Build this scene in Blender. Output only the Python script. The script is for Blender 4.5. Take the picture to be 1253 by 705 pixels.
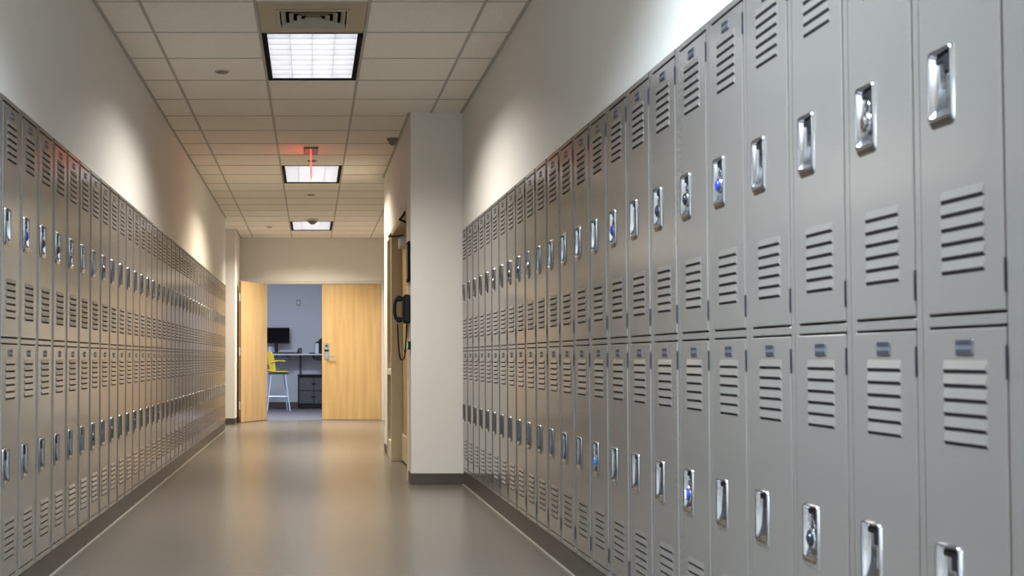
import bpy, math, random
from mathutils import Vector

random.seed(4)
scene = bpy.context.scene
C = scene.collection
for o in list(bpy.data.objects):
    bpy.data.objects.remove(o)

# ------------------------------------------------------------------ camera
F, CX, CY, PITCH, H = 1498.8, 380.64, 391.75, 0.0314, 0.956
cam_d = bpy.data.cameras.new('camera')
cam = bpy.data.objects.new('camera', cam_d)
C.objects.link(cam)
cam.location = (0, 0, H)
cam.rotation_euler = (math.pi / 2 + PITCH, 0, 0)
cam_d.sensor_width = 36
cam_d.lens = F / 1253 * 36
cam_d.shift_x = (626.5 - CX) / 1253
cam_d.shift_y = (CY - 352.5) / 1253
cam_d.clip_start = 0.05
cam_d.dof.use_dof = True
cam_d.dof.focus_distance = 8.0
cam_d.dof.aperture_fstop = 6.3
scene.camera = cam

# ------------------------------------------------------------------ world, exposure
world = bpy.data.worlds.new('world')
scene.world = world
world.use_nodes = True
bg = world.node_tree.nodes['Background']
bg.inputs[0].default_value = (0.62, 0.78, 1.0, 1)
bg.inputs[1].default_value = 1.2
vs = scene.view_settings
vs.view_transform = 'Standard'
vs.look = 'None'
vs.gamma = 1
vs.use_curve_mapping = False
vs.exposure = 0.34

# lamps: power and colour of each recessed ceiling fixture, by depth of its near edge
T = 0.6096
ROW0 = 7.025
LAMPS = [(ROW0 - 16 * T, 230, (0.76, 0.88, 1.0)),  # assumed fixture behind the camera, continuing the row
         (ROW0 - 8 * T, 168, (0.72, 0.86, 1.0)),  # assumed fixture above the view, from row spacing and wall glow
         (ROW0, 55, (1.0, 0.96, 0.90)),
         (ROW0 + 8 * T, 68, (1.0, 0.88, 0.69)),
         (ROW0 + 16 * T, 104, (1.0, 0.92, 0.78))]
SPREAD = math.radians(142)


def area(name, loc, rot, sx, sy, power, color, spread=math.pi):
    d = bpy.data.lights.new(name, 'AREA')
    d.shape = 'RECTANGLE'
    d.size, d.size_y = sx, sy
    d.energy = power
    d.color = color
    d.spread = spread
    o = bpy.data.objects.new(name, d)
    C.objects.link(o)
    o.location = loc
    o.rotation_euler = rot
    return o


# assumed cool fill light in an assumed, unseen window behind the camera
area('daylight', (0.0, -3.18, 1.5), (math.pi / 2, 0, 0), 1.9, 2.0, 14, (0.80, 0.90, 1.0))
# assumed cool lamp, out of view, lighting the computer room beyond the doors
area('computer_room_lamp', (-0.7, 19.95, 2.74), (0, 0, 0), 1.2, 0.6, 128, (0.72, 0.80, 1.0))


# ------------------------------------------------------------------ helpers
def rnd_rect(x0, x1, z0, z1, r, n=4):
    pts = []
    for cx, cz, a0 in ((x1 - r, z1 - r, 0), (x0 + r, z1 - r, 90), (x0 + r, z0 + r, 180), (x1 - r, z0 + r, 270)):
        for k in range(n + 1):
            a = math.radians(a0 + 90 * k / n)
            pts.append((cx + r * math.cos(a), cz + r * math.sin(a)))
    return pts


class MB:
    def __init__(s):
        s.v, s.f, s.m = [], [], []

    def face(s, pts, mi=0):
        b = len(s.v)
        s.v += [tuple(p) for p in pts]
        s.f.append(tuple(range(b, b + len(pts))))
        s.m.append(mi)
        return s

    def box(s, x0, x1, y0, y1, z0, z1, mi=0, bev=0.0):
        if bev > 0:
            return s.bevbox(x0, x1, y0, y1, z0, z1, bev, mi)
        b = len(s.v)
        s.v += [(x, y, z) for z in (z0, z1) for y in (y0, y1) for x in (x0, x1)]
        for f in ((0, 2, 3, 1), (4, 5, 7, 6), (0, 1, 5, 4), (2, 6, 7, 3), (0, 4, 6, 2), (1, 3, 7, 5)):
            s.f.append(tuple(b + i for i in f))
            s.m.append(mi)
        return s

    def bevbox(s, x0, x1, y0, y1, z0, z1, e, mi=0):
        # chamfered box
        c = ((x0 + x1) / 2, (y0 + y1) / 2, (z0 + z1) / 2)
        h = ((x1 - x0) / 2, (y1 - y0) / 2, (z1 - z0) / 2)
        e = min(e, *(0.49 * q for q in h))
        b = len(s.v)
        idx = {}
        for sx in (-1, 1):
            for sy in (-1, 1):
                for sz in (-1, 1):
                    for ax in range(3):
                        p = [h[0] - e, h[1] - e, h[2] - e]
                        p[ax] = h[ax]
                        idx[(sx, sy, sz, ax)] = len(s.v)
                        s.v.append((c[0] + sx * p[0], c[1] + sy * p[1], c[2] + sz * p[2]))

        def add(ids, n):
            a, bb, cc = (Vector(s.v[i]) for i in ids[:3])
            if (bb - a).cross(cc - a).dot(n) < 0:
                ids = ids[::-1]
            s.f.append(tuple(ids))
            s.m.append(mi)
        for ax in range(3):
            o1, o2 = [a for a in range(3) if a != ax]
            for sg in (-1, 1):
                ids = []
                for a, d in ((-1, -1), (1, -1), (1, 1), (-1, 1)):
                    k = [0, 0, 0]
                    k[ax], k[o1], k[o2] = sg, a, d
                    ids.append(idx[(k[0], k[1], k[2], ax)])
                n = Vector((0, 0, 0)); n[ax] = sg
                add(ids, n)
            for a in (-1, 1):
                for d in (-1, 1):
                    ids = []
                    for q, axx in ((-1, o1), (1, o1), (1, o2), (-1, o2)):
                        k = [0, 0, 0]
                        k[ax], k[o1], k[o2] = q, a, d
                        ids.append(idx[(k[0], k[1], k[2], axx)])
                    n = Vector((0, 0, 0)); n[o1] = a; n[o2] = d
                    add(ids, n)
        for sx in (-1, 1):
            for sy in (-1, 1):
                for sz in (-1, 1):
                    add([idx[(sx, sy, sz, a)] for a in range(3)], Vector((sx, sy, sz)))
        return s

    def rings(s, rings, mi=0, close=False, cap0=False, cap1=False):
        b = len(s.v)
        n = len(rings[0])
        for r in rings:
            s.v += [tuple(p) for p in r]
        m = len(rings)
        for i in range(m - 1 + (1 if close else 0)):
            j = (i + 1) % m
            for k in range(n):
                l = (k + 1) % n
                s.f.append((b + i * n + k, b + i * n + l, b + j * n + l, b + j * n + k))
                s.m.append(mi)
        if cap0:
            s.f.append(tuple(b + k for k in range(n))[::-1]); s.m.append(mi)
        if cap1:
            s.f.append(tuple(b + (m - 1) * n + k for k in range(n))); s.m.append(mi)
        return s

    def cyl(s, p0, p1, r0, r1=None, n=12, mi=0):
        r1 = r0 if r1 is None else r1
        p0, p1 = Vector(p0), Vector(p1)
        d = (p1 - p0).normalized()
        a = Vector((0, 0, 1)) if abs(d.z) < 0.9 else Vector((1, 0, 0))
        u = d.cross(a).normalized()
        w = d.cross(u)
        rr = []
        for p, r in ((p0, r0), (p1, r1)):
            rr.append([p + (u * math.cos(t) + w * math.sin(t)) * r for t in (2 * math.pi * k / n for k in range(n))])
        return s.rings(rr, mi, cap0=True, cap1=True)

    def tube(s, path, r, n=8, mi=0):
        path = [Vector(p) for p in path]
        rr = []
        u = None
        for i, p in enumerate(path):
            d = (path[min(i + 1, len(path) - 1)] - path[max(i - 1, 0)]).normalized()
            if u is None:
                a = Vector((0, 0, 1)) if abs(d.z) < 0.9 else Vector((1, 0, 0))
                u = d.cross(a).normalized()
            else:
                u = (u - d * u.dot(d)).normalized()
            w = d.cross(u)
            rr.append([p + (u * math.cos(t) + w * math.sin(t)) * r for t in (2 * math.pi * k / n for k in range(n))])
        return s.rings(rr, mi, cap0=True, cap1=True)

    def mesh(s, name, mats, smooth=False):
        me = bpy.data.meshes.new(name)
        me.from_pydata(s.v, [], s.f)
        for m in (mats if isinstance(mats, (list, tuple)) else [mats]):
            me.materials.append(m)
        me.polygons.foreach_set('material_index', s.m)
        if smooth:
            me.polygons.foreach_set('use_smooth', [True] * len(s.f))
        me.update()
        return me

    def build(s, name, mats, parent=None, loc=(0, 0, 0), rotz=0, smooth=False):
        return inst(name, s.mesh(name, mats, smooth), parent, loc, rotz)


def inst(name, me, parent=None, loc=(0, 0, 0), rotz=0):
    o = bpy.data.objects.new(name, me)
    C.objects.link(o)
    o.location = loc
    o.rotation_euler = (0, 0, rotz)
    o.parent = parent
    return o


def fix_normals(me):
    import bmesh
    bm = bmesh.new()
    bm.from_mesh(me)
    bmesh.ops.remove_doubles(bm, verts=bm.verts, dist=1e-6)
    bmesh.ops.recalc_face_normals(bm, faces=bm.faces)
    bm.to_mesh(me)
    bm.free()


def tag(o, label, cat, group=None):
    o['label'] = label
    o['category'] = cat
    if group:
        o['group'] = group
    return o


def thing(name, label, cat, loc=(0, 0, 0), rotz=0, group=None):
    return tag(inst(name, None, None, loc, rotz), label, cat, group)


def struct(o):
    o['kind'] = 'structure'
    return o


def at(x, y, D):            # photo pixel -> X, Z at a known depth
    return (x - CX) * D / F, H + (438.87 - y) * D / F


# ------------------------------------------------------------------ materials
def mat(name, col, rough=0.5, metal=0.0, spec=0.5, noise=None, bump=None, emit=None, var=None, coat=0.0, alpha=1.0, trans=0.0):
    m = bpy.data.materials.new(name)
    m.use_nodes = True
    nt = m.node_tree
    p = nt.nodes['Principled BSDF']
    p.inputs['Base Color'].default_value = (*col, 1)
    p.inputs['Roughness'].default_value = rough
    p.inputs['Metallic'].default_value = metal
    p.inputs['Specular IOR Level'].default_value = spec
    p.inputs['Coat Weight'].default_value = coat
    p.inputs['Transmission Weight'].default_value = trans
    tc = nt.nodes.new('ShaderNodeTexCoord')
    if noise:           # scale vector, amount
        mp = nt.nodes.new('ShaderNodeMapping')
        mp.inputs['Scale'].default_value = noise[0]
        n = nt.nodes.new('ShaderNodeTexNoise')
        n.inputs['Scale'].default_value = 1
        n.inputs['Detail'].default_value = 4
        nt.links.new(tc.outputs['Object'], mp.inputs[0])
        nt.links.new(mp.outputs[0], n.inputs['Vector'])
        r = nt.nodes.new('ShaderNodeMapRange')
        r.inputs['From Min'].default_value = 0.25
        r.inputs['From Max'].default_value = 0.75
        r.inputs['To Min'].default_value = 1 - noise[1]
        r.inputs['To Max'].default_value = 1 + noise[1]
        nt.links.new(n.outputs[0], r.inputs[0])
        x = nt.nodes.new('ShaderNodeVectorMath')
        x.operation = 'SCALE'
        x.inputs[0].default_value = col
        nt.links.new(r.outputs[0], x.inputs['Scale'])
        nt.links.new(x.outputs[0], p.inputs['Base Color'])
    if bump:            # scale, strength, distance
        n2 = nt.nodes.new('ShaderNodeTexNoise')
        n2.inputs['Scale'].default_value = bump[0]
        n2.inputs['Detail'].default_value = 2
        nt.links.new(tc.outputs['Object'], n2.inputs['Vector'])
        b = nt.nodes.new('ShaderNodeBump')
        b.inputs['Strength'].default_value = bump[1]
        b.inputs['Distance'].default_value = bump[2]
        nt.links.new(n2.outputs[0], b.inputs['Height'])
        nt.links.new(b.outputs[0], p.inputs['Normal'])
    if emit:
        p.inputs['Emission Color'].default_value = (*emit[0], 1)
        p.inputs['Emission Strength'].default_value = emit[1]
    return m


M = dict(
    wall=mat('wall_paint', (0.71, 0.68, 0.63), 0.7, bump=(180, 0.25, 0.002), noise=((90, 90, 90), 0.03)),
    floor=mat('floor_vinyl', (0.132, 0.115, 0.095), 0.26, spec=0.6, noise=((70, 70, 70), 0.16), bump=(40, 0.03, 0.002)),
    tile=mat('ceiling_tile', (0.86, 0.80, 0.71), 0.9, noise=((160, 160, 160), 0.10), bump=(220, 0.4, 0.002)),
    grid=mat('ceiling_grid', (0.43, 0.40, 0.36), 0.6, noise=((3, 3, 3), 0.05)),
    slab=mat('plenum', (0.10, 0.09, 0.08), 0.9, noise=((3, 3, 3), 0.05)),
    base=mat('rubber_base', (0.066, 0.054, 0.043), 0.45, noise=((12, 12, 12), 0.15)),
    caulk=mat('sealant', (0.27, 0.24, 0.20), 0.5, noise=((20, 20, 20), 0.1)),
    locker=mat('locker_paint', (0.197, 0.184, 0.168), 0.16, metal=0.34, spec=0.75, noise=((140, 140, 140), 0.035), bump=(260, 0.012, 0.001)),
    hollow=mat('locker_opening', (0.014, 0.012, 0.014), 0.9, spec=0.1, noise=((9, 9, 9), 0.1)),  # painted shade on the louver undersides
    chrome=mat('chrome', (0.46, 0.48, 0.52), 0.17, metal=1.0, noise=((60, 60, 60), 0.05)),
    steel=mat('brushed_steel', (0.55, 0.55, 0.56), 0.3, metal=1.0, noise=((40, 40, 200), 0.06)),
    black=mat('black_plastic', (0.007, 0.007, 0.009), 0.5, spec=0.25, noise=((30, 30, 30), 0.1)),
    plate=mat('number_plate', (0.17, 0.185, 0.22), 0.35, metal=0.6, noise=((80, 80, 80), 0.1)),
    plate_dark=mat('number_plate_bar', (0.022, 0.022, 0.030), 0.5, noise=((80, 80, 80), 0.1)),
    maple=mat('maple_veneer', (0.50, 0.33, 0.145), 0.38, noise=((14, 14, 1.1), 0.16)),
    door_edge=mat('door_edge', (0.20, 0.11, 0.055), 0.5, noise=((9, 9, 1), 0.1)),
    tan_door=mat('oak_door', (0.46, 0.31, 0.13), 0.45, noise=((9, 9, 0.7), 0.10)),
    frame=mat('frame_paint', (0.58, 0.48, 0.31), 0.45, noise=((9, 9, 9), 0.04)),
    whiteframe=mat('pale_frame_paint', (0.55, 0.51, 0.44), 0.45, noise=((9, 9, 9), 0.04)),
    charcoal=mat('charcoal_trim', (0.006, 0.005, 0.006), 0.8, spec=0.1, noise=((9, 9, 9), 0.1)),
    blade=mat('louver_white', (0.80, 0.81, 0.84), 0.35, noise=((9, 9, 9), 0.03)),
    lamp=mat('lamp_panel', (0.9, 0.9, 0.9), 0.5, emit=((1.0, 0.98, 1.0), 1.85)),
    diffuser=mat('diffuser_paint', (0.42, 0.38, 0.30), 0.5, noise=((9, 9, 9), 0.05)),
    panel=mat('diffuser_panel', (0.45, 0.37, 0.26), 0.6, noise=((9, 9, 9), 0.05)),
    red=mat('exit_red', (0.7, 0.08, 0.06), 0.3, emit=((1.0, 0.10, 0.07), 3.0)),
    red_back=mat('exit_red_back', (0.7, 0.08, 0.06), 0.3, emit=((1.0, 0.10, 0.07), 0.9)),
    red_dim=mat('exit_red_edge', (0.7, 0.2, 0.2), 0.3, emit=((1.0, 0.16, 0.14), 0.7)),
    brown=mat('canopy_bronze', (0.22, 0.17, 0.13), 0.4, noise=((9, 9, 9), 0.1)),
    plastic=mat('white_plastic', (0.62, 0.60, 0.56), 0.4, noise=((30, 30, 30), 0.05)),
    detector=mat('detector_beige', (0.20, 0.18, 0.15), 0.5, noise=((30, 30, 30), 0.05)),
    yellow=mat('yellow_plastic', (0.62, 0.46, 0.05), 0.4, noise=((20, 20, 20), 0.05)),
    bluesteel=mat('pale_metal', (0.50, 0.58, 0.70), 0.35, metal=0.3, noise=((20, 20, 20), 0.05)),
    room_wall=mat('room_wall_paint', (0.50, 0.52, 0.56), 0.7, noise=((90, 90, 90), 0.04), bump=(180, 0.2, 0.002)),
    carpet=mat('carpet', (0.10, 0.096, 0.105), 0.95, noise=((160, 160, 160), 0.35), bump=(300, 0.5, 0.004)),
    darkgrey=mat('dark_grey_metal', (0.055, 0.058, 0.065), 0.45, noise=((30, 30, 30), 0.08)),
    tabletop=mat('pale_laminate', (0.52, 0.52, 0.52), 0.4, noise=((30, 30, 30), 0.04)),
    green=mat('green_led', (0.02, 0.25, 0.12), 0.4, emit=((0.05, 0.8, 0.4), 0.6)),
    blue=mat('blue_dial', (0.02, 0.04, 0.28), 0.35, noise=((60, 60, 60), 0.1)),
    lightblue=mat('sky_blue_dial', (0.03, 0.20, 0.55), 0.35, noise=((60, 60, 60), 0.1)),
    darkdial=mat('dark_dial', (0.010, 0.012, 0.025), 0.35, noise=((60, 60, 60), 0.1)),
    white=mat('white_mark', (0.8, 0.82, 0.85), 0.4, noise=((60, 60, 60), 0.03)),
)
# clear glass: thin pane
g = bpy.data.materials.new('clear_glass')
g.use_nodes = True
nt = g.node_tree
nt.nodes.clear()
out = nt.nodes.new('ShaderNodeOutputMaterial')
mx = nt.nodes.new('ShaderNodeMixShader')
tr = nt.nodes.new('ShaderNodeBsdfTransparent')
gl = nt.nodes.new('ShaderNodeBsdfGlossy')
gl.inputs['Roughness'].default_value = 0.03
lw = nt.nodes.new('ShaderNodeFresnel')
lw.inputs[0].default_value = 1.5
nt.links.new(lw.outputs[0], mx.inputs[0])
nt.links.new(tr.outputs[0], mx.inputs[1])
nt.links.new(gl.outputs[0], mx.inputs[2])
nt.links.new(mx.outputs[0], out.inputs[0])
tr.inputs[0].default_value = (0.86, 0.9, 0.9, 1)
M['glass'] = g

# ------------------------------------------------------------------ main dimensions
XR, XL, ZC = 1.152, 1.142, 2.839          # right / left locker face, ceiling
LW, LH, KICK = 0.3048, 1.829, 0.108
NEAR_R, N_R = 2.008, 24
END_R = NEAR_R + N_R * LW                 # 9.323
L0 = 4.802
N_L_NEAR, N_L_FAR = 9, 38
START_L, END_L = L0 - N_L_NEAR * LW, L0 + N_L_FAR * LW
PIL = END_R + 0.008
XS, END_S = 0.762, 12.72                  # side wall
FAR = 19.08
STUB, XSTUB = 17.78, -1.105
BACK = -3.2
TOP = KICK + LH
XRW, XLW = XR + 0.008, XL + 0.008         # walls above the lockers
BR, BL = 1.60, -2.40                      # outer limits beyond the corridor corners
ZT = ZC + 0.16

# ------------------------------------------------------------------ setting
struct(MB().box(BL - 0.2, BR + 0.6, BACK - 0.15, FAR + 0.02, -0.12, 0).build('floor', M['floor']))
# left wall: bulkhead above the lockers, solid wall behind the camera
w = MB()
w.box(-XLW - 0.5, -XLW, START_L, END_L, TOP + 0.001, ZT)
w.box(-XLW - 0.5, -XLW, BACK, START_L - 0.004, 0, ZT)
w.box(-XLW - 0.5, -XLW - 0.39, START_L, END_L, 0, TOP + 0.001)
w.box(-XLW - 0.5, -XLW, END_L + 0.002, END_L + 0.012, 0, ZT)
struct(w.build('wall_left', M['wall']))
w = MB()
w.box(XRW, XRW + 0.5, NEAR_R - 0.5, END_R, TOP + 0.001, ZT)
w.box(XRW, XRW + 0.5, BACK, NEAR_R - 0.5, 0, ZT)
w.box(XRW + 0.39, XRW + 0.5, NEAR_R - 0.5, END_R, 0, TOP + 0.001)
struct(w.build('wall_right', M['wall']))
# white pillar and the side wall with the recessed doors
OP0, OP1, SL1, OPZ = 9.62, 11.46, 12.12, 2.105
w = MB()
w.box(XS, XRW + 0.5, PIL, OP0, 0, ZT)
w.box(XS, XRW + 0.5, SL1, END_S, 0, ZT)
w.box(XS, XRW + 0.5, OP0, SL1, OPZ, ZT)
w.box(XRW + 0.15, XRW + 0.5, OP0, SL1, 0, OPZ)
struct(w.build('wall_pillar', M['wall']))
# alcove walls
struct(MB().box(BR, BR + 0.12, END_S, FAR, 0, ZT).build('wall_right_alcove', M['wall']))
w = MB()
w.box(BL, XSTUB, STUB, FAR + 0.12, 0, ZT)
struct(w.build('wall_stub', M['wall']))
struct(MB().box(BL - 0.12, BL, END_L, STUB, 0, ZT).build('wall_left_alcove', M['wall']))
struct(MB().box(BL, -XLW - 0.5, END_L - 0.1, END_L, 0, ZT).build('wall_left_return', M['wall']))
# far wall with the double-door opening
DX0, DX1, DXM, DZ = -0.690, 1.092, 0.170, 2.118
w = MB()
w.box(XSTUB, DX0 - 0.05, FAR, FAR + 0.12, 0, ZT)
w.box(DX1 + 0.05, BR, FAR, FAR + 0.12, 0, ZT)
w.box(DX0 - 0.05, DX1 + 0.05, FAR, FAR + 0.12, DZ + 0.05, ZT)
struct(w.build('wall_far', M['wall']))
# unseen wall behind the camera, with an assumed window for the cool light
w = MB()
w.box(-XLW, -0.95, BACK - 0.12, BACK, 0, ZT)
w.box(0.95, XRW, BACK - 0.12, BACK, 0, ZT)
w.box(-0.95, 0.95, BACK - 0.12, BACK, 0, 0.5)
w.box(-0.95, 0.95, BACK - 0.12, BACK, 2.5, ZT)
struct(w.build('wall_back', M['wall']))
win = struct(MB().box(-0.95, 0.95, BACK - 0.07, BACK - 0.06, 0.5, 2.5).build('window_1', M['glass']))  # pane of the assumed window, out of view
fr = MB()
for x in (-0.95, -0.02, 0.91):
    fr.box(x, x + 0.04, BACK - 0.1, BACK - 0.03, 0.5, 2.5)
fr.box(-0.95, 0.95, BACK - 0.1, BACK - 0.03, 0.5, 0.54).box(-0.95, 0.95, BACK - 0.1, BACK - 0.03, 2.46, 2.5)
fr.build('window_frame', M['frame'], win)  # frame of the assumed window

# rubber bases
struct(MB().box(-XL - 0.36, -XL - 0.006, START_L, END_L, 0, KICK).build('baseboard_left', M['base']))
struct(MB().box(XR + 0.006, XR + 0.36, NEAR_R - 0.48, END_R, 0, KICK).build('baseboard_right', M['base']))
b = MB()
b.box(XS - 0.006, XR + 0.005, PIL - 0.006, PIL, 0, 0.085, bev=0.002)
b.box(XS - 0.006, XS, PIL, OP0 - 0.052, 0, 0.085, bev=0.002)
b.box(XS - 0.006, XS, SL1 + 0.03, END_S + 0.006, 0, 0.085, bev=0.002)
struct(b.build('baseboard_pillar', M['base']))
b = MB()
b.box(-2.35, XSTUB + 0.006, STUB - 0.007, STUB, 0, 0.09, bev=0.002)
b.box(XSTUB, XSTUB + 0.007, STUB, FAR, 0, 0.09, bev=0.002)
struct(b.build('baseboard_stub', M['base']))
b = MB()
b.box(XSTUB + 0.01, DX0 - 0.052, FAR - 0.007, FAR, 0, 0.09, bev=0.002)
b.box(DX1 + 0.052, BR, FAR - 0.007, FAR, 0, 0.09, bev=0.002)
struct(b.build('baseboard_far', M['base']))
struct(MB().box(-XL - 0.006, -XL + 0.006, START_L, END_L, 0, 0.005).build('trim_1', M['caulk']))
struct(MB().box(XR - 0.006, XR + 0.006, NEAR_R - 0.48, PIL - 0.01, 0, 0.005).build('trim_2', M['caulk']))

# ------------------------------------------------------------------ ceiling
ceil = struct(MB().box(BL - 0.1, BR + 0.1, BACK - 0.12, FAR + 0.1, ZT, ZT + 0.05).build('ceiling', M['slab']))
GX = [-0.907 + T * k for k in range(-4, 6)]
zones = [(BACK, PIL, -XLW, XRW), (PIL, END_S, -XLW, XS), (END_S, END_L + 0.012, -XLW, BR),
         (END_L + 0.012, STUB, BL, BR), (STUB, FAR, XSTUB, BR)]
r0 = int(math.floor((BACK - ROW0) / T))
rows = [ROW0 + T * k for k in range(r0, int((FAR - ROW0) / T) + 2)]
lampcells = set()
for y0, _, _ in LAMPS:
    for q in (0, 1):
        lampcells.add((round((y0 - ROW0) / T) + q, 4))
DIFF = (-1, 4)
tile_cache = {}
GAP = 0.005
for zi, (za, zb, xa, xb) in enumerate(zones):
    for ri in range(len(rows) - 1):
        ya, yb = max(rows[ri], za), min(rows[ri + 1], zb)
        if yb - ya < 0.02:
            continue
        for ci in range(len(GX) - 1):
            key = (ri + r0, ci + 0)
            x0, x1 = max(GX[ci], xa), min(GX[ci + 1], xb)
            if x1 - x0 < 0.02:
                continue
            if (key[0], key[1]) in [(a, 5) for a, _ in lampcells] or key == (DIFF[0], 5):
                continue
            dx, dy = round(x1 - x0, 4), round(yb - ya, 4)
            if (dx, dy) not in tile_cache:
                tile_cache[(dx, dy)] = MB().box(-dx / 2 + GAP, dx / 2 - GAP, -dy / 2 + GAP, dy / 2 - GAP, 0.003, 0.02, bev=0.002).mesh('ceiling_tile', M['tile'])
            inst('ceiling_tile', tile_cache[(dx, dy)], ceil, ((x0 + x1) / 2, (ya + yb) / 2, ZC))
# grid bars: one object per bar
for zi, (za, zb, xa, xb) in enumerate(zones):
    for gx in GX:
        if xa + 0.02 < gx < xb - 0.02:
            MB().box(gx - 0.0085, gx + 0.0085, za, zb, ZC - 0.001, ZC + 0.03).build('grid_runner', M['grid'], ceil)
    for r in rows:
        if za + 0.01 < r < zb - 0.01:
            k = round((r - ROW0) / T)
            for (p, q) in ((xa, GX[5]), (GX[5], GX[6]), (GX[6], xb)) if xa < GX[5] else ((xa, xb),):
                if p == GX[5] and (k, 4) in lampcells and (k - 1, 4) in lampcells:
                    continue
                MB().box(p + 0.009, min(q, xb) - 0.009, r - 0.006, r + 0.006, ZC, ZC + 0.03).build('grid_crossbar', M['grid'], ceil)
    MB().box(xa, xa + 0.02, za, zb, ZC - 0.001, ZC + 0.03).build('wall_angle', M['grid'], ceil)
    MB().box(xb - 0.02, xb, za, zb, ZC - 0.001, ZC + 0.03).build('wall_angle', M['grid'], ceil)

# ------------------------------------------------------------------ recessed ceiling lights
LX0, LX1 = GX[5], GX[6]
LXC = (LX0 + LX1) / 2
LAMP_LABELS = ['recessed louvered ceiling light nearest the glazed end of the corridor',
               'recessed louvered ceiling light between the glazed end and the square air diffuser',
               'recessed louvered ceiling light right beside the square air diffuser',
               'recessed louvered ceiling light just beyond the red exit sign',
               'recessed louvered ceiling light closest to the wooden double doors']
fx_meshes = None
for (y0, pw, colr), lab in zip(LAMPS, LAMP_LABELS):
    t = thing('ceiling_light', lab, 'ceiling light', (LXC, y0 + T, ZC), 0, 'recessed ceiling lights')
    hx, hy = T / 2 - 0.010, T - 0.010
    if fx_meshes is None:
        m = MB()
        m.box(-hx, -hx + 0.030, -hy, hy, -0.002, 0.012).box(hx - 0.030, hx, -hy, hy, -0.002, 0.012)
        m.box(-hx + 0.030, hx - 0.030, -hy, -hy + 0.012, -0.002, 0.012).box(-hx + 0.030, hx - 0.030, hy - 0.012, hy, -0.002, 0.012)
        frame = m.mesh('frame', M['charcoal'])  # black strips painted for the shaded gap around the louver
        ix, iy = hx - 0.030, hy - 0.012
        m = MB()
        m.box(-ix - 0.004, -ix, -iy, iy, 0.012, 0.11).box(ix, ix + 0.004, -iy, iy, 0.012, 0.11)
        m.box(-ix, ix, -iy - 0.004, -iy, 0.012, 0.11).box(-ix, ix, iy, iy + 0.004, 0.012, 0.11)
        m.box(-ix, ix, -iy, iy, 0.106, 0.11)
        hous = m.mesh('housing', M['blade'])
        pan = MB().box(-ix + 0.01, ix - 0.01, -iy + 0.01, iy - 0.01, 0.098, 0.104).mesh('lamp_panel', M['lamp'])
        cross = MB().box(-ix, ix, -0.003, 0.003, 0.004, 0.062).mesh('cross_blade', M['blade'])
        longb = MB().box(-0.0009, 0.0009, -iy, iy, 0.010, 0.062).mesh('long_blade', M['blade'])
        fx_meshes = (frame, hous, pan, cross, longb)
    frame, hous, pan, cross, longb = fx_meshes
    inst('frame', frame, t)
    inst('housing', hous, t)
    inst('lamp_panel', pan, t)
    for k in range(1, 9):
        inst('cross_blade', cross, t, (0, -iy + 2 * iy * k / 9, 0))
    for k in range(1, 4):
        inst('long_blade', longb, t, (-ix + 2 * ix * k / 4, 0, 0))
    area('lamp_light', (LXC, y0 + T, ZC - 0.006), (0, 0, 0), 2 * ix, 2 * iy, pw, colr, SPREAD)

# ------------------------------------------------------------------ air diffuser
t = thing('air_diffuser', 'square stepped air diffuser in a tan ceiling panel', 'air vent', (LXC, ROW0 - T / 2, ZC))
hp = T / 2 - 0.010
ox, oy, hw, hd = 0.005, 0.03, 0.19, 0.175
m = MB()
m.box(-hp, ox - hw, -hp, hp, 0.003, 0.02).box(ox + hw, hp, -hp, hp, 0.003, 0.02)
m.box(ox - hw, ox + hw, -hp, oy - hd, 0.003, 0.02).box(ox - hw, ox + hw, oy + hd, hp, 0.003, 0.02)
m.build('panel', M['panel'], t)
m = MB().box(ox - hw, ox + hw, oy - hd, oy + hd, 0.11, 0.115)
m.box(ox - hw, ox - hw + 0.003, oy - hd, oy + hd, 0.02, 0.11).box(ox + hw - 0.003, ox + hw, oy - hd, oy + hd, 0.02, 0.11)
m.box(ox - hw, ox + hw, oy - hd, oy - hd + 0.003, 0.02, 0.11).box(ox - hw, ox + hw, oy + hd - 0.003, oy + hd, 0.02, 0.11)
m.build('neck', M['charcoal'], t)


def sq(hx_, hy_, z):
    return [(ox - hx_, oy - hy_, z), (ox + hx_, oy - hy_, z), (ox + hx_, oy + hy_, z), (ox - hx_, oy + hy_, z)]


m = MB().rings([sq(hw + 0.012, hd + 0.012, 0.001), sq(hw + 0.012, hd + 0.012, -0.002), sq(hw - 0.006, hd - 0.006, -0.002), sq(hw - 0.006, hd - 0.006, 0.012)], close=True)
m.build('rim', M['diffuser'], t)
for k in range(4):
    a = hw - 0.014 - 0.043 * k
    bq = hd - 0.014 - 0.041 * k
    m = MB().rings([sq(a, bq, 0.0), sq(a - 0.022, bq - 0.022, 0.020), sq(a - 0.024, bq - 0.024, 0.020), sq(a - 0.004, bq - 0.004, -0.001)], close=True)
    m.build('vane', M['diffuser'], t)
m = MB().box(ox - 0.02, ox + 0.02, oy - 0.02, oy + 0.02, 0.006, 0.012)
m.build('core', M['diffuser'], t)

# ------------------------------------------------------------------ lockers
DW, DH, DX, DZL, DZU = 0.255, 0.875, 0.026, 0.026, 0.929
HX0, HX1, HZ0, HZ1 = 0.021, 0.109, 0.340, 0.488
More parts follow.
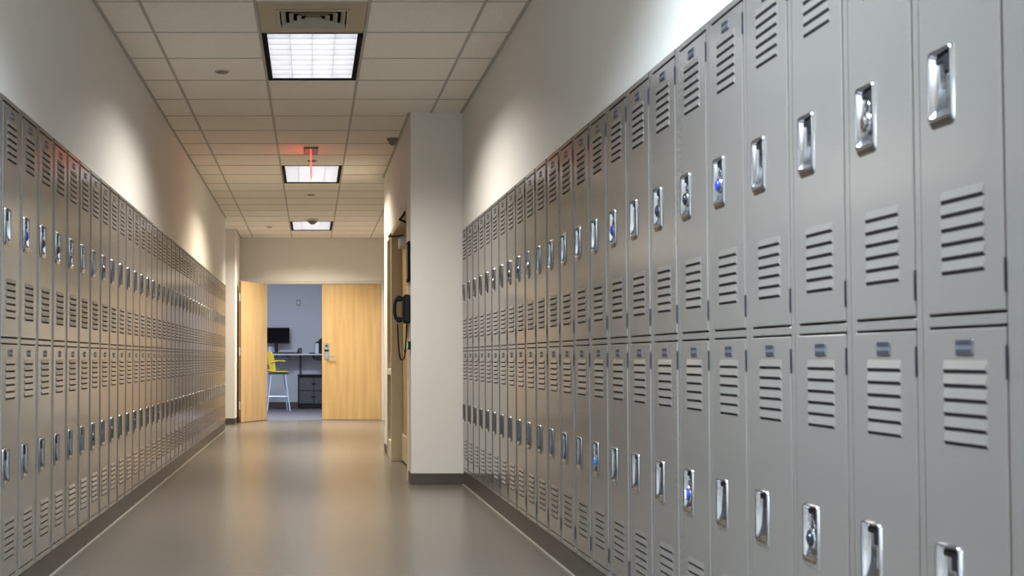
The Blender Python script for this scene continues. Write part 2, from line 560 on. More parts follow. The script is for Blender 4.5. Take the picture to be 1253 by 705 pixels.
# body
m = MB()
CW = LW - 0.0006
m.box(0, CW, 0.366, 0.37, 0, LH)
m.box(0, 0.0015, 0.003, 0.366, 0, LH).box(CW - 0.0015, CW, 0.003, 0.366, 0, LH)
m.box(0.0015, CW - 0.0015, 0.003, 0.366, 0, 0.003).box(0.0015, CW - 0.0015, 0.003, 0.366, LH - 0.003, LH)
m.box(0.0015, CW - 0.0015, 0.016, 0.366, 0.913, 0.917)
m.box(0, DX - 0.0006, 0.0040, 0.013, 0, LH, bev=0.0008).box(DX + DW + 0.0006, CW, 0.0040, 0.013, 0, LH, bev=0.0008)
for z0, z1 in ((0, 0.021), (0.906, 0.924), (1.811, LH)):
    m.box(DX - 0.0012, DX + DW + 0.0012, 0.0008, 0.010, z0, z1, bev=0.001)
ME_BODY = m.mesh('body', M['locker'])
# door sheet with a hole for the handle
m = MB()
e = 0.0022
xs = [e, HX0 + 0.004, HX1 - 0.004, DW - e]
zs = [e, HZ0 + 0.004, HZ1 - 0.004, DH - e]
for i in range(3):
    for j in range(3):
        if i == 1 and j == 1:
            continue
        m.face([(xs[i], 0, zs[j]), (xs[i + 1], 0, zs[j]), (xs[i + 1], 0, zs[j + 1]), (xs[i], 0, zs[j + 1])])


def rc(a, y):
    return [(a, y, a), (DW - a, y, a), (DW - a, y, DH - a), (a, y, DH - a)]


m.rings([rc(e, 0), rc(0.0005, 0.001), rc(0, 0.0025), rc(0, 0.014), rc(0.012, 0.014)])
m.rings([[(xs[1], 0, zs[1]), (xs[2], 0, zs[1]), (xs[2], 0, zs[2]), (xs[1], 0, zs[2])],
         [(xs[1], 0.004, zs[1]), (xs[2], 0.004, zs[1]), (xs[2], 0.004, zs[2]), (xs[1], 0.004, zs[2])]])
ME_DOOR = m.mesh('door', M['locker'])
fix_normals(ME_DOOR)
# recessed chrome handle cup
m = MB()


def cup(inset, y, bot=0.0, r=0.012):
    q = rnd_rect(HX0 + inset, HX1 - inset, HZ0 + inset + bot, HZ1 - inset, max(r - inset * 0.5, 0.004), 4)
    return [(x, y, z) for x, z in q]


m.rings([cup(0, 0.0005), cup(0.001, -0.003, 0.005), cup(0.003, -0.0058, 0.010), cup(0.0055, -0.0062, 0.0135), cup(0.0075, -0.0035, 0.0145), cup(0.009, 0.001, 0.0185), cup(0.0105, 0.005, 0.0265), cup(0.0125, 0.009, 0.040), cup(0.014, 0.0116, 0.058)], cap1=True)
ME_CUP = m.mesh('handle', M['chrome'], True)
fix_normals(ME_CUP)
ME_CUP.polygons.foreach_set('use_smooth', [True] * len(ME_CUP.polygons))
# latch: black block painted as the shaded finger opening, with a pull bar
hc = (HX0 + HX1) / 2
m = MB()
m.bevbox(hc + 0.001, HX1 - 0.013, 0.001, 0.0115, HZ1 - 0.048, HZ1 - 0.013, 0.003)
m.bevbox(HX0 + 0.013, hc + 0.001, 0.004, 0.0115, HZ1 - 0.026, HZ1 - 0.013, 0.002)
ME_LATCH = m.mesh('latch', M['black'])
ME_RIDGE = MB().bevbox(hc - 0.003, hc + 0.003, 0.0085, 0.0120, HZ0 + 0.05, HZ1 - 0.050, 0.0015).mesh('ridge', M['chrome'])
# number plate
m = MB()
pc = DW / 2
m.bevbox(pc - 0.029, pc + 0.029, -0.0022, 0.0004, 0.829, 0.856, 0.001)
m.box(pc - 0.025, pc + 0.025, -0.0030, -0.0020, 0.8465, 0.8555, 1).box(pc - 0.025, pc + 0.025, -0.0030, -0.0020, 0.8295, 0.8380, 1)
ME_PLATE = m.mesh('number_plate', [M['plate'], M['plate_dark']])
# louver: sheet-metal hood, closed underside painted near-black as the shade in its slot
VX0, VX1 = 0.055, 0.200


def louver(m, z):
    p = 0.0037
    a = (VX0, 0, z + 0.019)
    b_ = (VX1, 0, z + 0.019)
    c_ = (VX1 - 0.0035, -p, z + 0.003)
    d_ = (VX0 + 0.0035, -p, z + 0.003)
    e_ = (VX1 - 0.0035, -p + 0.0006, z + 0.002)
    f_ = (VX0 + 0.0035, -p + 0.0006, z + 0.002)
    g_ = (VX1 - 0.001, -0.0003, z - 0.0042)
    h_ = (VX0 + 0.001, -0.0003, z - 0.0042)
    m.face([a, d_, c_, b_]).face([d_, f_, e_, c_])
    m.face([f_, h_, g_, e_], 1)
    m.face([a, (VX0, 0, z - 0.0042), h_, f_, d_]).face([b_, c_, e_, g_, (VX1, 0, z - 0.0042)])


m = MB()
louver(m, 0)
ME_LOUV = m.mesh('louver', [M['locker'], M['hollow']])
LZ = [0.074 + 0.0258 * k for k in range(6)] + [0.671 + 0.0258 * k for k in range(6)]
m = MB()
for z in LZ:
    louver(m, z)
ME_LBANK = m.mesh('louvers', [M['locker'], M['hollow']])
# dark strip painted as the shade of the hinge slit at the door edge
ME_HINGE = MB().bevbox(DW - 0.0016, DW + 0.0006, -0.0006, 0.004, 0, 0.058, 0.0004).mesh('hinge', M['plate_dark'])

ONES = ['', 'first', 'second', 'third', 'fourth', 'fifth', 'sixth', 'seventh', 'eighth', 'ninth', 'tenth', 'eleventh', 'twelfth', 'thirteenth', 'fourteenth', 'fifteenth', 'sixteenth', 'seventeenth', 'eighteenth', 'nineteenth']
TENS = {2: ('twentieth', 'twenty'), 3: ('thirtieth', 'thirty'), 4: ('fortieth', 'forty')}


def ordinal(n):
    if n < 20:
        return ONES[n]
    a, b2 = divmod(n, 10)
    return TENS[a][0] if b2 == 0 else TENS[a][1] + '-' + ONES[b2]


def make_locker(loc, rot, label, group, detail):
    t = thing('locker', label, 'locker', loc, rot, group)
    inst('body', ME_BODY, t)
    for z in (DZL, DZU):
        d = inst('door', ME_DOOR, t, (DX, 0, z))
        inst('handle', ME_CUP, d)['label'] = 'recessed chrome handle cup'
        inst('latch', ME_LATCH, d)
        inst('number_plate', ME_PLATE, d)
        for hz in (0.03, DH - 0.088):
            inst('hinge', ME_HINGE, d, (0, 0, hz))  # dark strip for the shaded slit
        if detail:
            inst('ridge', ME_RIDGE, d)
            for lz in LZ:
                inst('louver', ME_LOUV, d, (0, 0, lz))
        else:
            o = inst('louvers', ME_LBANK, d)
            o['kind'] = 'stuff'
    return t


for i in range(N_R):
    make_locker((XR, NEAR_R + (i + 1) * LW, KICK), -math.pi / 2,
                'two-tier grey metal locker, %s from the white pillar beside the wall phone' % ordinal(N_R - i),
                'lockers in the bank that ends at the white pillar', i < 15)
for i in range(-N_L_NEAR, N_L_FAR):
    make_locker((-XL, L0 + i * LW, KICK), math.pi / 2,
                'two-tier grey metal locker, %s from the alcove end of the long bank' % ordinal(N_L_FAR - i),
                'lockers in the long bank opposite the white pillar', -2 < i < 5)

# filler panel closing the bank
m = MB().box(0, 0.46, -0.004, 0.02, 0, LH, bev=0.002)
m.box(0.0, 0.46, 0.02, 0.06, 0, 0.02).box(0, 0.46, 0.02, 0.06, LH - 0.02, LH)
tag(m.build('filler_panel', M['locker'], None, (XR, NEAR_R - 0.003, KICK), -math.pi / 2), 'plain grey metal filler panel closing the locker bank', 'panel')

# ------------------------------------------------------------------ padlocks
ME_PB = MB()
ME_PB.rings([[(r * math.cos(a), y, r * math.sin(a)) for a in (2 * math.pi * k / 20 for k in range(20))] for r, y in ((0.021, 0.009), (0.0235, 0.006), (0.0235, -0.004), (0.021, -0.007), (0.017, -0.0075))], cap0=True, cap1=True)
ME_PB = ME_PB.mesh('lock_body', M['chrome'], False)
fix_normals(ME_PB)
ME_SH = MB().tube([(-0.011, 0, 0.016), (-0.011, 0, 0.032), (-0.0085, 0, 0.040), (0, 0, 0.044), (0.0085, 0, 0.040), (0.011, 0, 0.032), (0.011, 0, 0.016)], 0.0032, 8).mesh('shackle', M['chrome'], True)
DIALS = {}
for nm in ('chrome', 'blue', 'lightblue', 'darkdial'):
    m = MB().rings([[(r * math.cos(a), y, r * math.sin(a)) for a in (2 * math.pi * k / 18 for k in range(18))] for r, y in ((0.0180, -0.007), (0.0180, -0.0090), (0.013, -0.0096), (0.011, -0.0125), (0.009, -0.013))], cap0=True, cap1=True)
    DIALS[nm] = m.mesh('dial', M[nm])
    fix_normals(DIALS[nm])
ME_MARK = MB().box(-0.010, 0.003, -0.0142, -0.0128, -0.012, 0.013, bev=0.0005).mesh('dial_mark', M['white'])
NAMES = {'chrome': 'silver', 'blue': 'dark blue', 'lightblue': 'sky blue', 'darkdial': 'black'}


def padlock(side, i, upper, kind, mark=False):
    z = KICK + (DZU if upper else DZL) + (HZ0 + HZ1) / 2 - 0.006
    u = DX + hc
    if side == 'R':
        loc, rot = (XR + 0.003, NEAR_R + (i + 1) * LW - u, z), -math.pi / 2
        where = '%s locker from the white pillar' % ordinal(N_R - i)
    else:
        loc, rot = (-XL - 0.003, L0 + i * LW + u, z), math.pi / 2
        where = '%s locker from the alcove' % ordinal(N_L_FAR - i)
    lab = '%s dial padlock in the %s handle of the %s' % (NAMES[kind], 'upper' if upper else 'lower', where)
    if mark:
        lab = lab.replace('dial padlock', 'white-marked padlock')
    t = thing('padlock', lab, 'padlock', loc, rot, 'padlocks in the locker handles')
    inst('lock_body', ME_PB, t)
    inst('shackle', ME_SH, t)
    inst('dial', DIALS[kind], t)
    if mark:
        inst('dial_mark', ME_MARK, t)


for i, k in ((1, 'chrome'), (4, 'blue'), (5, 'darkdial'), (6, 'darkdial'), (8, 'blue'), (14, 'chrome'), (15, 'darkdial'), (16, 'darkdial'), (18, 'chrome')):
    padlock('R', i, True, k)
padlock('R', 2, False, 'darkdial')
padlock('R', 5, False, 'blue', True)
padlock('R', 9, False, 'lightblue')
for i, k in ((0, 'blue'), (1, 'darkdial'), (2, 'darkdial'), (3, 'chrome'), (6, 'darkdial'), (14, 'darkdial')):
    padlock('L', i, True, k)
for i in (5, 7, 10, 12, 14):
    padlock('L', i, False, 'darkdial')

# ------------------------------------------------------------------ ceiling fittings
t = thing('exit_sign', 'thin red lit exit sign hanging edge-on from the ceiling', 'exit sign', (0.0, 11.02, ZC))
MB().bevbox(-0.062, 0.062, -0.16, 0.16, -0.014, -0.001, 0.003).build('canopy', M['brown'], t)
MB().box(-0.0045, 0.0045, -0.148, 0.148, -0.235, -0.014, bev=0.001).build('panel', M['red_dim'], t)
MB().box(-0.0062, -0.0047, -0.14, 0.14, -0.20, -0.02).build('lit_face', M['red'], t)
MB().box(0.0047, 0.0062, -0.14, 0.14, -0.20, -0.02).build('lit_face', M['red_back'], t)


def lathe(prof, n=24):
    return MB().rings([[(r * math.cos(a), r * math.sin(a), z) for a in (2 * math.pi * k / n for k in range(n))] for r, z in prof], cap0=True, cap1=True)


for (x, y, lab) in ((-0.585, 7.99, 'flat round sprinkler cover on the tile beside the light next to the air diffuser'),
                    (0.01, 11.62, 'flat round sprinkler cover close behind the red exit sign'),
                    (0.0, 14.05, 'flat round sprinkler cover on the tile midway between two lights'),
                    (-0.60, 17.5, 'flat round sprinkler cover beside the light closest to the double doors')):
    t = thing('sprinkler_cover', lab, 'sprinkler', (x, y, ZC), 0, 'sprinkler covers in the ceiling')
    lathe(((0.040, 0.004), (0.040, -0.004), (0.034, -0.008), (0.020, -0.0095))).build('cover_plate', M['detector'], t)
    lathe(((0.047, 0.004), (0.047, -0.002), (0.043, -0.003))).build('ring', M['grid'], t)
t = thing('smoke_detector', 'round smoke detector hanging before the light closest to the double doors', 'smoke detector', (0.02, 16.55, ZC))
lathe(((0.085, 0.003), (0.085, -0.012), (0.075, -0.02))).build('base', M['plastic'], t)
lathe(((0.068, -0.018), (0.060, -0.035), (0.036, -0.060), (0.022, -0.066))).build('sensor_head', M['detector'], t)
t = thing('ceiling_sensor', 'small dark motion sensor on the ceiling beside the pillar side wall', 'sensor', (0.700, 10.45, ZC))
lathe(((0.05, 0.003), (0.05, -0.012), (0.044, -0.016))).build('base', M['detector'], t)
lathe(((0.040, -0.014), (0.036, -0.034), (0.022, -0.052), (0.008, -0.058))).build('sensor_head', M['brown'], t)

# ------------------------------------------------------------------ far double doors
fr = MB()
fr.box(DX0 - 0.05, DX0, FAR - 0.012, FAR + 0.13, 0, DZ + 0.05, bev=0.003)
fr.box(DX1, DX1 + 0.05, FAR - 0.012, FAR + 0.13, 0, DZ + 0.05, bev=0.003)
fr.box(DX0, DX1, FAR - 0.012, FAR + 0.13, DZ, DZ + 0.05, bev=0.003)
d1 = struct(fr.build('door_1', M['whiteframe']))
LT = 0.044


def lever(parent, x, y, z, sgn, mirror=1):
    m = MB()
    m.cyl((x, y, z), (x, y + sgn * 0.012, z), 0.026, n=18)
    m.cyl((x, y, z), (x, y + sgn * 0.055, z), 0.010, n=12)
    m.bevbox(min(x, x + mirror * 0.12) - 0.010, max(x, x + mirror * 0.12), min(y + sgn * 0.048, y + sgn * 0.064), max(y + sgn * 0.048, y + sgn * 0.064), z - 0.010, z + 0.010, 0.004)
    return m.build('lever', M['steel'], parent)


# closed right leaf
R = MB().box(DXM + 0.002, DX1 - 0.003, FAR + 0.004, FAR + 0.004 + LT, 0.008, DZ - 0.004, bev=0.002).build('door_leaf', M['maple'], d1)
xl, zl = at(399.5, 430, FAR)
m = MB().bevbox(xl - 0.042, xl + 0.042, FAR - 0.006, FAR + 0.004, zl - 0.125, zl + 0.125, 0.004)
m.build('lock_plate', M['steel'], R)
m = MB().cyl((xl + 0.002, FAR - 0.004, zl + 0.082), (xl + 0.002, FAR - 0.014, zl + 0.082), 0.016, n=16).bevbox(xl - 0.036, xl + 0.036, FAR - 0.012, FAR - 0.004, zl - 0.004, zl + 0.026, 0.003)
m.build('keypad', M['charcoal'], R)
lever(R, xl + 0.01, FAR - 0.006, zl - 0.085, -1)
for z in (0.26, 1.07, 1.87):
    MB().box(DX1 - 0.012, DX1 + 0.010, FAR - 0.010, FAR + 0.003, z - 0.055, z + 0.055, bev=0.003).build('hinge', M['steel'], R)
# open left leaf, hinged at the left jamb and swung towards the corridor
ang = math.atan2(18.19 - 19.066, -1.055 + 0.683)
LWD = 0.905
Lf = MB().box(0, LWD, -LT, 0, 0.008, DZ - 0.004, bev=0.002).build('door_leaf', [M['maple']], d1, (DX0 + 0.004, FAR - 0.016, 0), ang)
MB().box(LWD - 0.0005, LWD + 0.003, -LT + 0.001, -0.001, 0.012, DZ - 0.008).build('edge_strip', M['door_edge'], Lf)
lever(Lf, LWD - 0.065, -LT, 1.035, -1, -1)
for z in (0.26, 1.06, 1.87):
    MB().box(LWD + 0.002, LWD + 0.005, -LT + 0.010, -0.010, z - 0.06, z + 0.06).build('edge_plate', M['steel'], Lf)

# ------------------------------------------------------------------ recessed doors in the side wall beside the phone
XD = 0.852
fr = MB()
fr.box(XS - 0.012, XRW + 0.1, OP0 - 0.05, OP0, 0, OPZ + 0.05, bev=0.003)
fr.box(XS - 0.012, XRW + 0.1, OP1, OP1 + 0.07, 0, OPZ + 0.05, bev=0.003)
fr.box(XS - 0.012, XS + 0.13, SL1 - 0.055, SL1, 0, OPZ + 0.05, bev=0.003)
fr.box(XS - 0.012, XRW + 0.1, OP0, OP1, OPZ - 0.003, OPZ + 0.05, bev=0.003)
fr.box(XS - 0.012, XS + 0.13, OP1 + 0.07, SL1 - 0.055, OPZ - 0.003, OPZ + 0.05, bev=0.003)
d2 = struct(fr.build('door_2', M['frame']))
fr = MB()
fr.box(XS - 0.004, XS + 0.10, OP1 + 0.07, SL1 - 0.055, 0, 0.17, bev=0.003)
fr.box(XS - 0.010, XS + 0.10, OP1 + 0.07, SL1 - 0.055, 0.80, 0.855, bev=0.003)
fr.build('sidelight_rail', M['whiteframe'], d2)
for z0, z1 in ((0.17, 0.80), (0.855, OPZ - 0.003)):
    MB().box(XS + 0.045, XS + 0.051, OP1 + 0.07, SL1 - 0.055, z0, z1).build('pane', M['glass'], d2)
for y0, y1, far in ((OP0 + 0.002, (OP0 + OP1) / 2 - 0.001, 0), ((OP0 + OP1) / 2 + 0.001, OP1 - 0.002, 1)):
    lf = MB().box(XD, XD + LT, y0, y1, 0.008, OPZ - 0.007, bev=0.002).build('door_leaf', M['tan_door'], d2)
    MB().box(XD - 0.012, XD, y0 + 0.02, y1 - 0.02, 0.02, 0.26, bev=0.003).build('kick_plate', M['frame'], lf)
    ym = y1 - 0.55 if far else y0 + 0.35
    cz = OPZ - 0.115
    MB().bevbox(XD - 0.066, XD, ym - 0.14, ym + 0.14, cz - 0.045, cz + 0.045, 0.006).build('closer_box', M['steel'], lf)
    hy2 = y1 - 0.06 if far else y0 + 0.08
    MB().tube([(XD - 0.04, ym, cz + 0.045), (XD - 0.04, ym, cz + 0.062), (XS - 0.05, (ym * 0.45 + hy2 * 0.55), cz + 0.085), (XS - 0.03, hy2, cz + 0.10), (XS - 0.012, hy2 + 0.01, OPZ + 0.02)], 0.009, 8).build('closer_arm', M['charcoal'], lf)
    yl = (y0 + 0.075) if far else (y1 - 0.075)
    m = MB().cyl((XD, yl, 1.02), (XD - 0.012, yl, 1.02), 0.026, n=16).cyl((XD, yl, 1.02), (XD - 0.06, yl, 1.02), 0.010, n=12)
    m.bevbox(XD - 0.068, XD - 0.050, min(yl, yl + (0.12 if far else -0.12)), max(yl, yl + (0.12 if far else -0.12)), 1.01, 1.03, 0.005)
    m.build('lever', M['chrome'], lf)

# wall phone near the pillar corner
PY = 9.455
zp = H + (438.87 - 378.5) * PY / F
t = thing('wall_phone', 'black wall phone with corded handset beside the white pillar', 'phone', (XS, PY, zp))
MB().bevbox(-0.052, 0, -0.075, 0.075, -0.112, 0.112, 0.012).build('base', M['black'], t)
m = MB()
for k in range(8):
    m.bevbox(-0.060, -0.050, -0.045, 0.045, -0.075 + 0.02 * k, -0.063 + 0.02 * k, 0.003)
m.build('keypad', M['black'], t)
m = MB()
m.bevbox(-0.105, -0.058, -0.028, 0.028, 0.060, 0.103, 0.012)
m.bevbox(-0.105, -0.058, -0.028, 0.028, -0.103, -0.060, 0.012)
m.tube([(-0.085, 0, 0.090), (-0.108, 0, 0.070), (-0.116, 0, 0.03), (-0.116, 0, -0.03), (-0.108, 0, -0.070), (-0.085, 0, -0.090)], 0.0135, 10)
m.build('handset', M['black'], t)
pts = []
for k in range(25):
    a = k / 24
    x = -0.094 + 0.070 * a
    sag = 4 * a * (1 - a)
    zz = -0.104 - 0.012 * (1 if k in (0, 24) else 0) - 0.285 * (1 - (2 * a - 1) ** 4)
    pts.append((x, 0.0, zz))
MB().tube(pts, 0.006, 8).build('cord', M['black'], t)
# card reader with green light
zp = H + (438.87 - 423) * 9.40 / F
t = thing('card_reader', 'small black card reader with green light below the wall phone', 'card reader', (XS, 9.375, zp))
MB().bevbox(-0.022, 0, -0.03, 0.03, -0.032, 0.032, 0.004).build('housing', M['black'], t)
MB().bevbox(-0.0245, -0.021, -0.022, 0.022, -0.016, 0.020, 0.001).build('light', M['green'], t)
# dark framed notice above the phone
z0 = H + (438.87 - 345) * PY / F
z1 = H + (438.87 - 296) * PY / F
t = thing('notice_frame', 'dark upright framed notice on the wall above the phone', 'frame', (XS, PY, (z0 + z1) / 2))
hh = (z1 - z0) / 2
MB().bevbox(-0.020, 0, -0.085, 0.085, -hh, hh, 0.005).build('frame', M['charcoal'], t)
MB().box(-0.0215, -0.0195, -0.065, 0.065, -hh + 0.02, hh - 0.02).build('sheet', M['darkgrey'], t)

# ------------------------------------------------------------------ computer room beyond the doors
RB, RX0, RX1 = 23.9, -2.6, 1.8
struct(MB().box(RX0, RX1, FAR + 0.02, RB + 0.1, -0.12, 0).build('floor_room', M['carpet']))
struct(MB().box(RX0, RX1, RB, RB + 0.1, 0, 2.8).build('wall_room_back', M['room_wall']))
struct(MB().box(RX0 - 0.1, RX0, FAR + 0.12, RB, 0, 2.8).build('wall_room_left', M['room_wall']))
struct(MB().box(RX1, RX1 + 0.1, FAR + 0.12, RB, 0, 2.8).build('wall_room_right', M['room_wall']))
struct(MB().box(RX0, RX1, FAR + 0.12, RB + 0.1, 2.8, 2.86).build('ceiling_room', M['tile']))
struct(MB().box(RX0, RX1, RB - 0.01, RB, 0, 0.11).build('baseboard_room', M['base']))
# counter
TZ = 1.048
t = thing('counter_table', 'tall narrow counter table with pale top against the blue-grey wall', 'table', (-0.4, 23.55, 0))
MB().bevbox(-1.3, 1.35, -0.22, 0.34, TZ - 0.03, TZ, 0.004).build('tabletop', M['tabletop'], t)
for x in (-1.2, 0.19, 1.27):
    MB().box(x - 0.018, x + 0.018, 0.26, 0.30, 0, TZ - 0.03).build('leg', M['darkgrey'], t)
MB().bevbox(-0.30, -0.01, -0.19, 0.08, TZ - 0.115, TZ - 0.075, 0.006).box(-0.27, -0.25, -0.1, -0.05, TZ - 0.075, TZ - 0.03).box(-0.05, -0.03, -0.1, -0.05, TZ - 0.075, TZ - 0.03).build('tray', M['darkgrey'], t)
# monitor
mx0, mx1 = -0.93, at(354.5, 0, 23.6)[0]
mz0, mz1 = at(0, 420.5, 23.6)[1], at(0, 401, 23.6)[1]
mc = (mx0 + mx1) / 2
t = thing('monitor', 'black flat screen monitor on a stand on the counter', 'monitor', (mc, 23.62, TZ))
mw = (mx1 - mx0) / 2
MB().bevbox(-mw, mw, -0.02, 0.02, mz0 - TZ, mz1 - TZ, 0.005).build('screen_housing', M['black'], t)
MB().box(-mw + 0.012, mw - 0.012, -0.0215, -0.0195, mz0 - TZ + 0.018, mz1 - TZ - 0.012).build('screen', M['charcoal'], t)
MB().bevbox(-0.035, 0.035, 0.02, 0.05, 0.01, mz0 - TZ + 0.10, 0.005).bevbox(-0.13, 0.13, -0.09, 0.10, 0, 0.014, 0.004).build('stand', M['black'], t)
# keyboard
t = thing('keyboard', 'dark keyboard in front of the monitor on the counter', 'keyboard', (mc + 0.16, 23.43, TZ))
MB().bevbox(-0.22, 0.22, -0.07, 0.07, 0, 0.022, 0.004).build('keyboard_base', M['black'], t)
m = MB()
for r in range(4):
    for k in range(14):
        m.box(-0.205 + 0.0295 * k, -0.205 + 0.0295 * k + 0.024, -0.055 + 0.029 * r, -0.055 + 0.029 * r + 0.023, 0.022, 0.029)
kk = m.build('keys', M['darkgrey'], t)
kk['kind'] = 'stuff'
# pale mug beside the monitor
x, _ = at(331, 0, 23.5)
t = thing('mug', 'pale round mug beside the monitor stand', 'mug', (x - 0.005, 23.41, TZ))
lathe(((0.04, 0), (0.052, 0.02), (0.055, 0.13), (0.050, 0.13), (0.046, 0.02))).build('cup', M['bluesteel'], t)
MB().tube([(0.05, 0, 0.11), (0.078, 0, 0.10), (0.083, 0, 0.07), (0.075, 0, 0.04), (0.05, 0, 0.03)], 0.006).build('handle', M['bluesteel'], t)
# small dark wedge-shaped desk device
x0, _ = at(362, 0, 23.5)
x1, zt = at(369.5, 426, 23.5)
t = thing('desk_phone', 'small dark wedge-shaped desk device alone on the counter', 'desk device', ((x0 + x1) / 2, 23.5, TZ))
w2 = (x1 - x0) / 2
m = MB().rings([[(-w2, y, 0), (w2, y, 0), (w2, y, zt - TZ - 0.012), (w2 - 0.012, y, zt - TZ), (-0.01, y, zt - TZ), (-0.03, y, 0.04), (-w2, y, 0.018)] for y in (-0.07, 0.07)], cap0=True, cap1=True)
m.build('body', M['black'], t)
MB().bevbox(0.0, w2 - 0.008, -0.074, -0.069, 0.02, zt - TZ - 0.015, 0.002).build('front_face', M['darkgrey'], t)
# black and silver upright machine by the closed leaf
x0, _ = at(378, 0, 23.55)
x1, _ = at(385.5, 0, 23.55)
x2, _ = at(390, 0, 23.55)
t = thing('coffee_machine', 'black and silver upright machine on the counter behind the closed leaf', 'machine', ((x1 + x2) / 2, 23.55, TZ))
c0 = (x1 + x2) / 2
MB().bevbox(x0 - c0, x1 - c0, -0.10, 0.08, 0, 0.022, 0.004).build('drip_tray', M['black'], t)
MB().bevbox(x1 - c0, x2 - c0, -0.11, 0.10, 0, 0.205, 0.008).build('silver_front', M['bluesteel'], t)
m = MB().rings([[(x2 - c0, y, 0), (x2 - c0 + 0.18, y, 0), (x2 - c0 + 0.18, y, 0.33), (x2 - c0 + 0.06, y, 0.31), (x2 - c0 - 0.02, y, 0.235), (x2 - c0 - 0.075, y, 0.207), (x2 - c0, y, 0.20)] for y in (-0.115, 0.11)], cap0=True, cap1=True)
m.build('body', M['black'], t)
# black pouch under the counter edge
xa, za = at(382, 441, 23.3)
xb, _ = at(399, 0, 23.3)
t = thing('bag', 'black rounded bag hanging under the counter by the closed leaf', 'bag', ((xa + xb) / 2, 23.45, TZ - 0.032))
hw2 = (xb - xa) / 2
m = MB()
prof = [(-hw2, 0), (-hw2, -0.045), (-hw2 + 0.03, -0.075), (-hw2 + 0.08, -0.092), (0, -0.097), (hw2 - 0.08, -0.092), (hw2 - 0.03, -0.075), (hw2, -0.045), (hw2, 0)]
m.rings([[(x * s, y, z * s) for x, z in prof] for y, s in ((-0.10, 0.92), (-0.07, 1), (0.07, 1), (0.10, 0.92))], cap0=True, cap1=True)
m.build('pouch', M['black'], t)
MB().tube([(-hw2 * 0.5, -0.103, -0.005), (-hw2 * 0.4, -0.105, -0.05), (0, -0.106, -0.065), (hw2 * 0.4, -0.105, -0.05), (hw2 * 0.5, -0.103, -0.005)], 0.006).build('strap', M['darkgrey'], t)
# filing cabinet
xa, zt = at(364.5, 458.5, 23.35)
xb = xa + 0.60
t = thing('filing_cabinet', 'low dark filing cabinet with four drawers under the counter', 'cabinet', ((xa + xb) / 2, 23.62, 0))
cw = (xb - xa) / 2
MB().box(-cw, cw, -0.26, 0.165, 0, zt - 0.03, bev=0.004).bevbox(-cw - 0.008, cw + 0.008, -0.285, 0.17, zt - 0.03, zt, 0.004).build('body', M['black'], t)
for sx in (-1, 1):
    for k in range(2):
        z0 = 0.10 + k * (zt - 0.15) / 2
        xq0, xq1 = (-cw + 0.03, -0.004) if sx < 0 else (0.004, cw - 0.03)
        d = MB().bevbox(xq0, xq1, -0.278, -0.258, z0, z0 + (zt - 0.15) / 2 - 0.012, 0.003).build('drawer', M['darkgrey'], t)
        kx = sx * 0.022
        kz = z0 + (zt - 0.15) / 4
        MB().cyl((kx, -0.276, kz), (kx, -0.302, kz), 0.014, 0.018, 14).build('knob', M['black'], d)
# wall box
x, z = at(365, 370.5, RB)
t = thing('wall_box', 'small pale switch box on the blue-grey room wall', 'wall box', (x, RB, z))
MB().bevbox(-0.038, 0.038, -0.014, 0, -0.055, 0.055, 0.004).build('plate', M['detector'], t)
MB().bevbox(-0.022, 0.022, -0.018, -0.012, -0.038, 0.038, 0.002).build('switch', M['plastic'], t)

# ------------------------------------------------------------------ yellow bar stool
SX, SY = at(339.5, 0, 22.55)[0], 22.55
t = thing('bar_stool', 'yellow plastic bar stool with pale metal legs at the counter', 'stool', (SX, SY, 0), math.radians(8))
SZ = 0.70
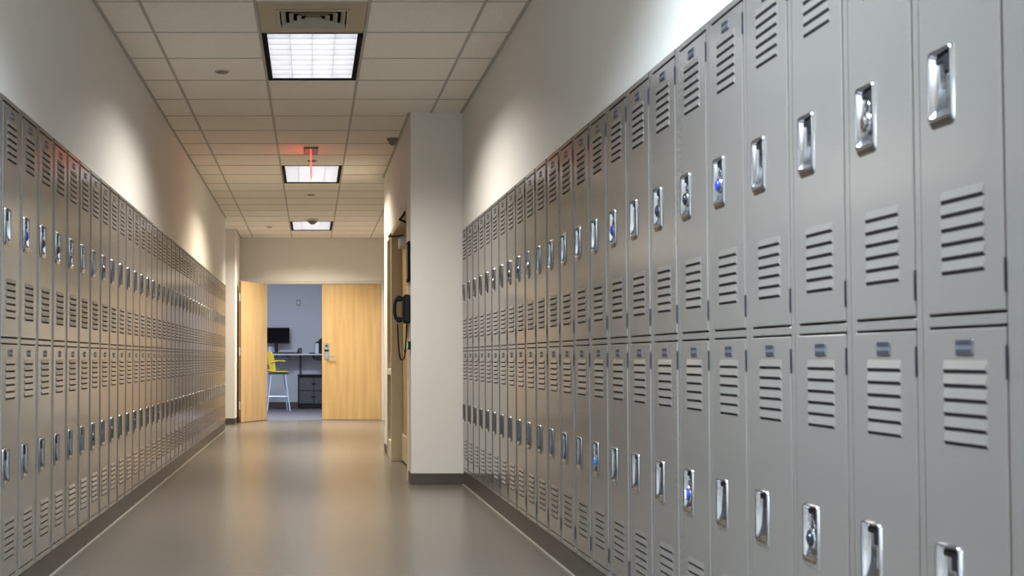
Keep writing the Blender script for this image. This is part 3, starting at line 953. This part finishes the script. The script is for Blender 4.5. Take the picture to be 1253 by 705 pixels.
# local: +x is the sitting direction
m = MB()
secs = []
for a, (x, dz, hw3) in enumerate(((-0.19, 0.02, 0.19), (-0.12, 0.0, 0.205), (0.05, -0.006, 0.205), (0.15, -0.004, 0.195), (0.20, -0.02, 0.17))):
    secs.append([(x, -hw3, SZ + dz + 0.015), (x, -hw3 * 0.6, SZ + dz), (x, hw3 * 0.6, SZ + dz), (x, hw3, SZ + dz + 0.015), (x, hw3, SZ + dz + 0.033), (x, hw3 * 0.6, SZ + dz + 0.022), (x, -hw3 * 0.6, SZ + dz + 0.022), (x, -hw3, SZ + dz + 0.033)])
m.rings(secs, cap0=True, cap1=True)
m.build('seat', M['yellow'], t)
MB().bevbox(-0.15, 0.19, -0.17, 0.17, SZ - 0.03, SZ - 0.006, 0.008).build('seat_pan', M['darkgrey'], t)
# curved back shell with an opening near its foot
m = MB()


def backpt(u, v, off):
    a = u * 0.62
    x = -0.20 + 0.20 * (1 - math.cos(u * 1.3)) - 0.06 * v + off
    return (x, 0.205 * math.sin(a * 1.7) / math.sin(0.62 * 1.7), SZ + 0.02 + 0.37 * v)


US = [-1, -0.6, -0.2, 0.2, 0.6, 1]
VS = [0, 0.12, 0.34, 0.6, 0.85, 1.0]
for i in range(5):
    for j in range(5):
        if j == 1 and 0 < i < 4:
            continue
        c = [(US[i], VS[j]), (US[i + 1], VS[j]), (US[i + 1], VS[j + 1]), (US[i], VS[j + 1])]
        c = [(u * (0.86 if v > 0.99 else 1), v) for u, v in c]
        m.rings([[backpt(u, v, -0.007) for u, v in c], [backpt(u, v, 0.007) for u, v in c]], cap0=True, cap1=True)
m.build('backrest', M['yellow'], t)
for s in (-1, 1):
    MB().tube([(-0.14, s * 0.205, SZ + 0.19), (-0.02, s * 0.235, SZ + 0.215), (0.12, s * 0.235, SZ + 0.21)], 0.011, 8).build('armrest', M['yellow'], t)
for sx in (-1, 1):
    for sy in (-1, 1):
        MB().tube([(sx * 0.13, sy * 0.13, SZ - 0.02), (sx * 0.21, sy * 0.21, 0.0)], 0.012, 10).build('leg', M['bluesteel'], t)
q = 0.185
for p0, p1 in (((-q, -q), (q, -q)), ((q, -q), (q, q)), ((q, q), (-q, q)), ((-q, q), (-q, -q))):
    MB().tube([(p0[0], p0[1], 0.26), (p1[0], p1[1], 0.26)], 0.009, 8).build('foot_rail', M['bluesteel'], t)
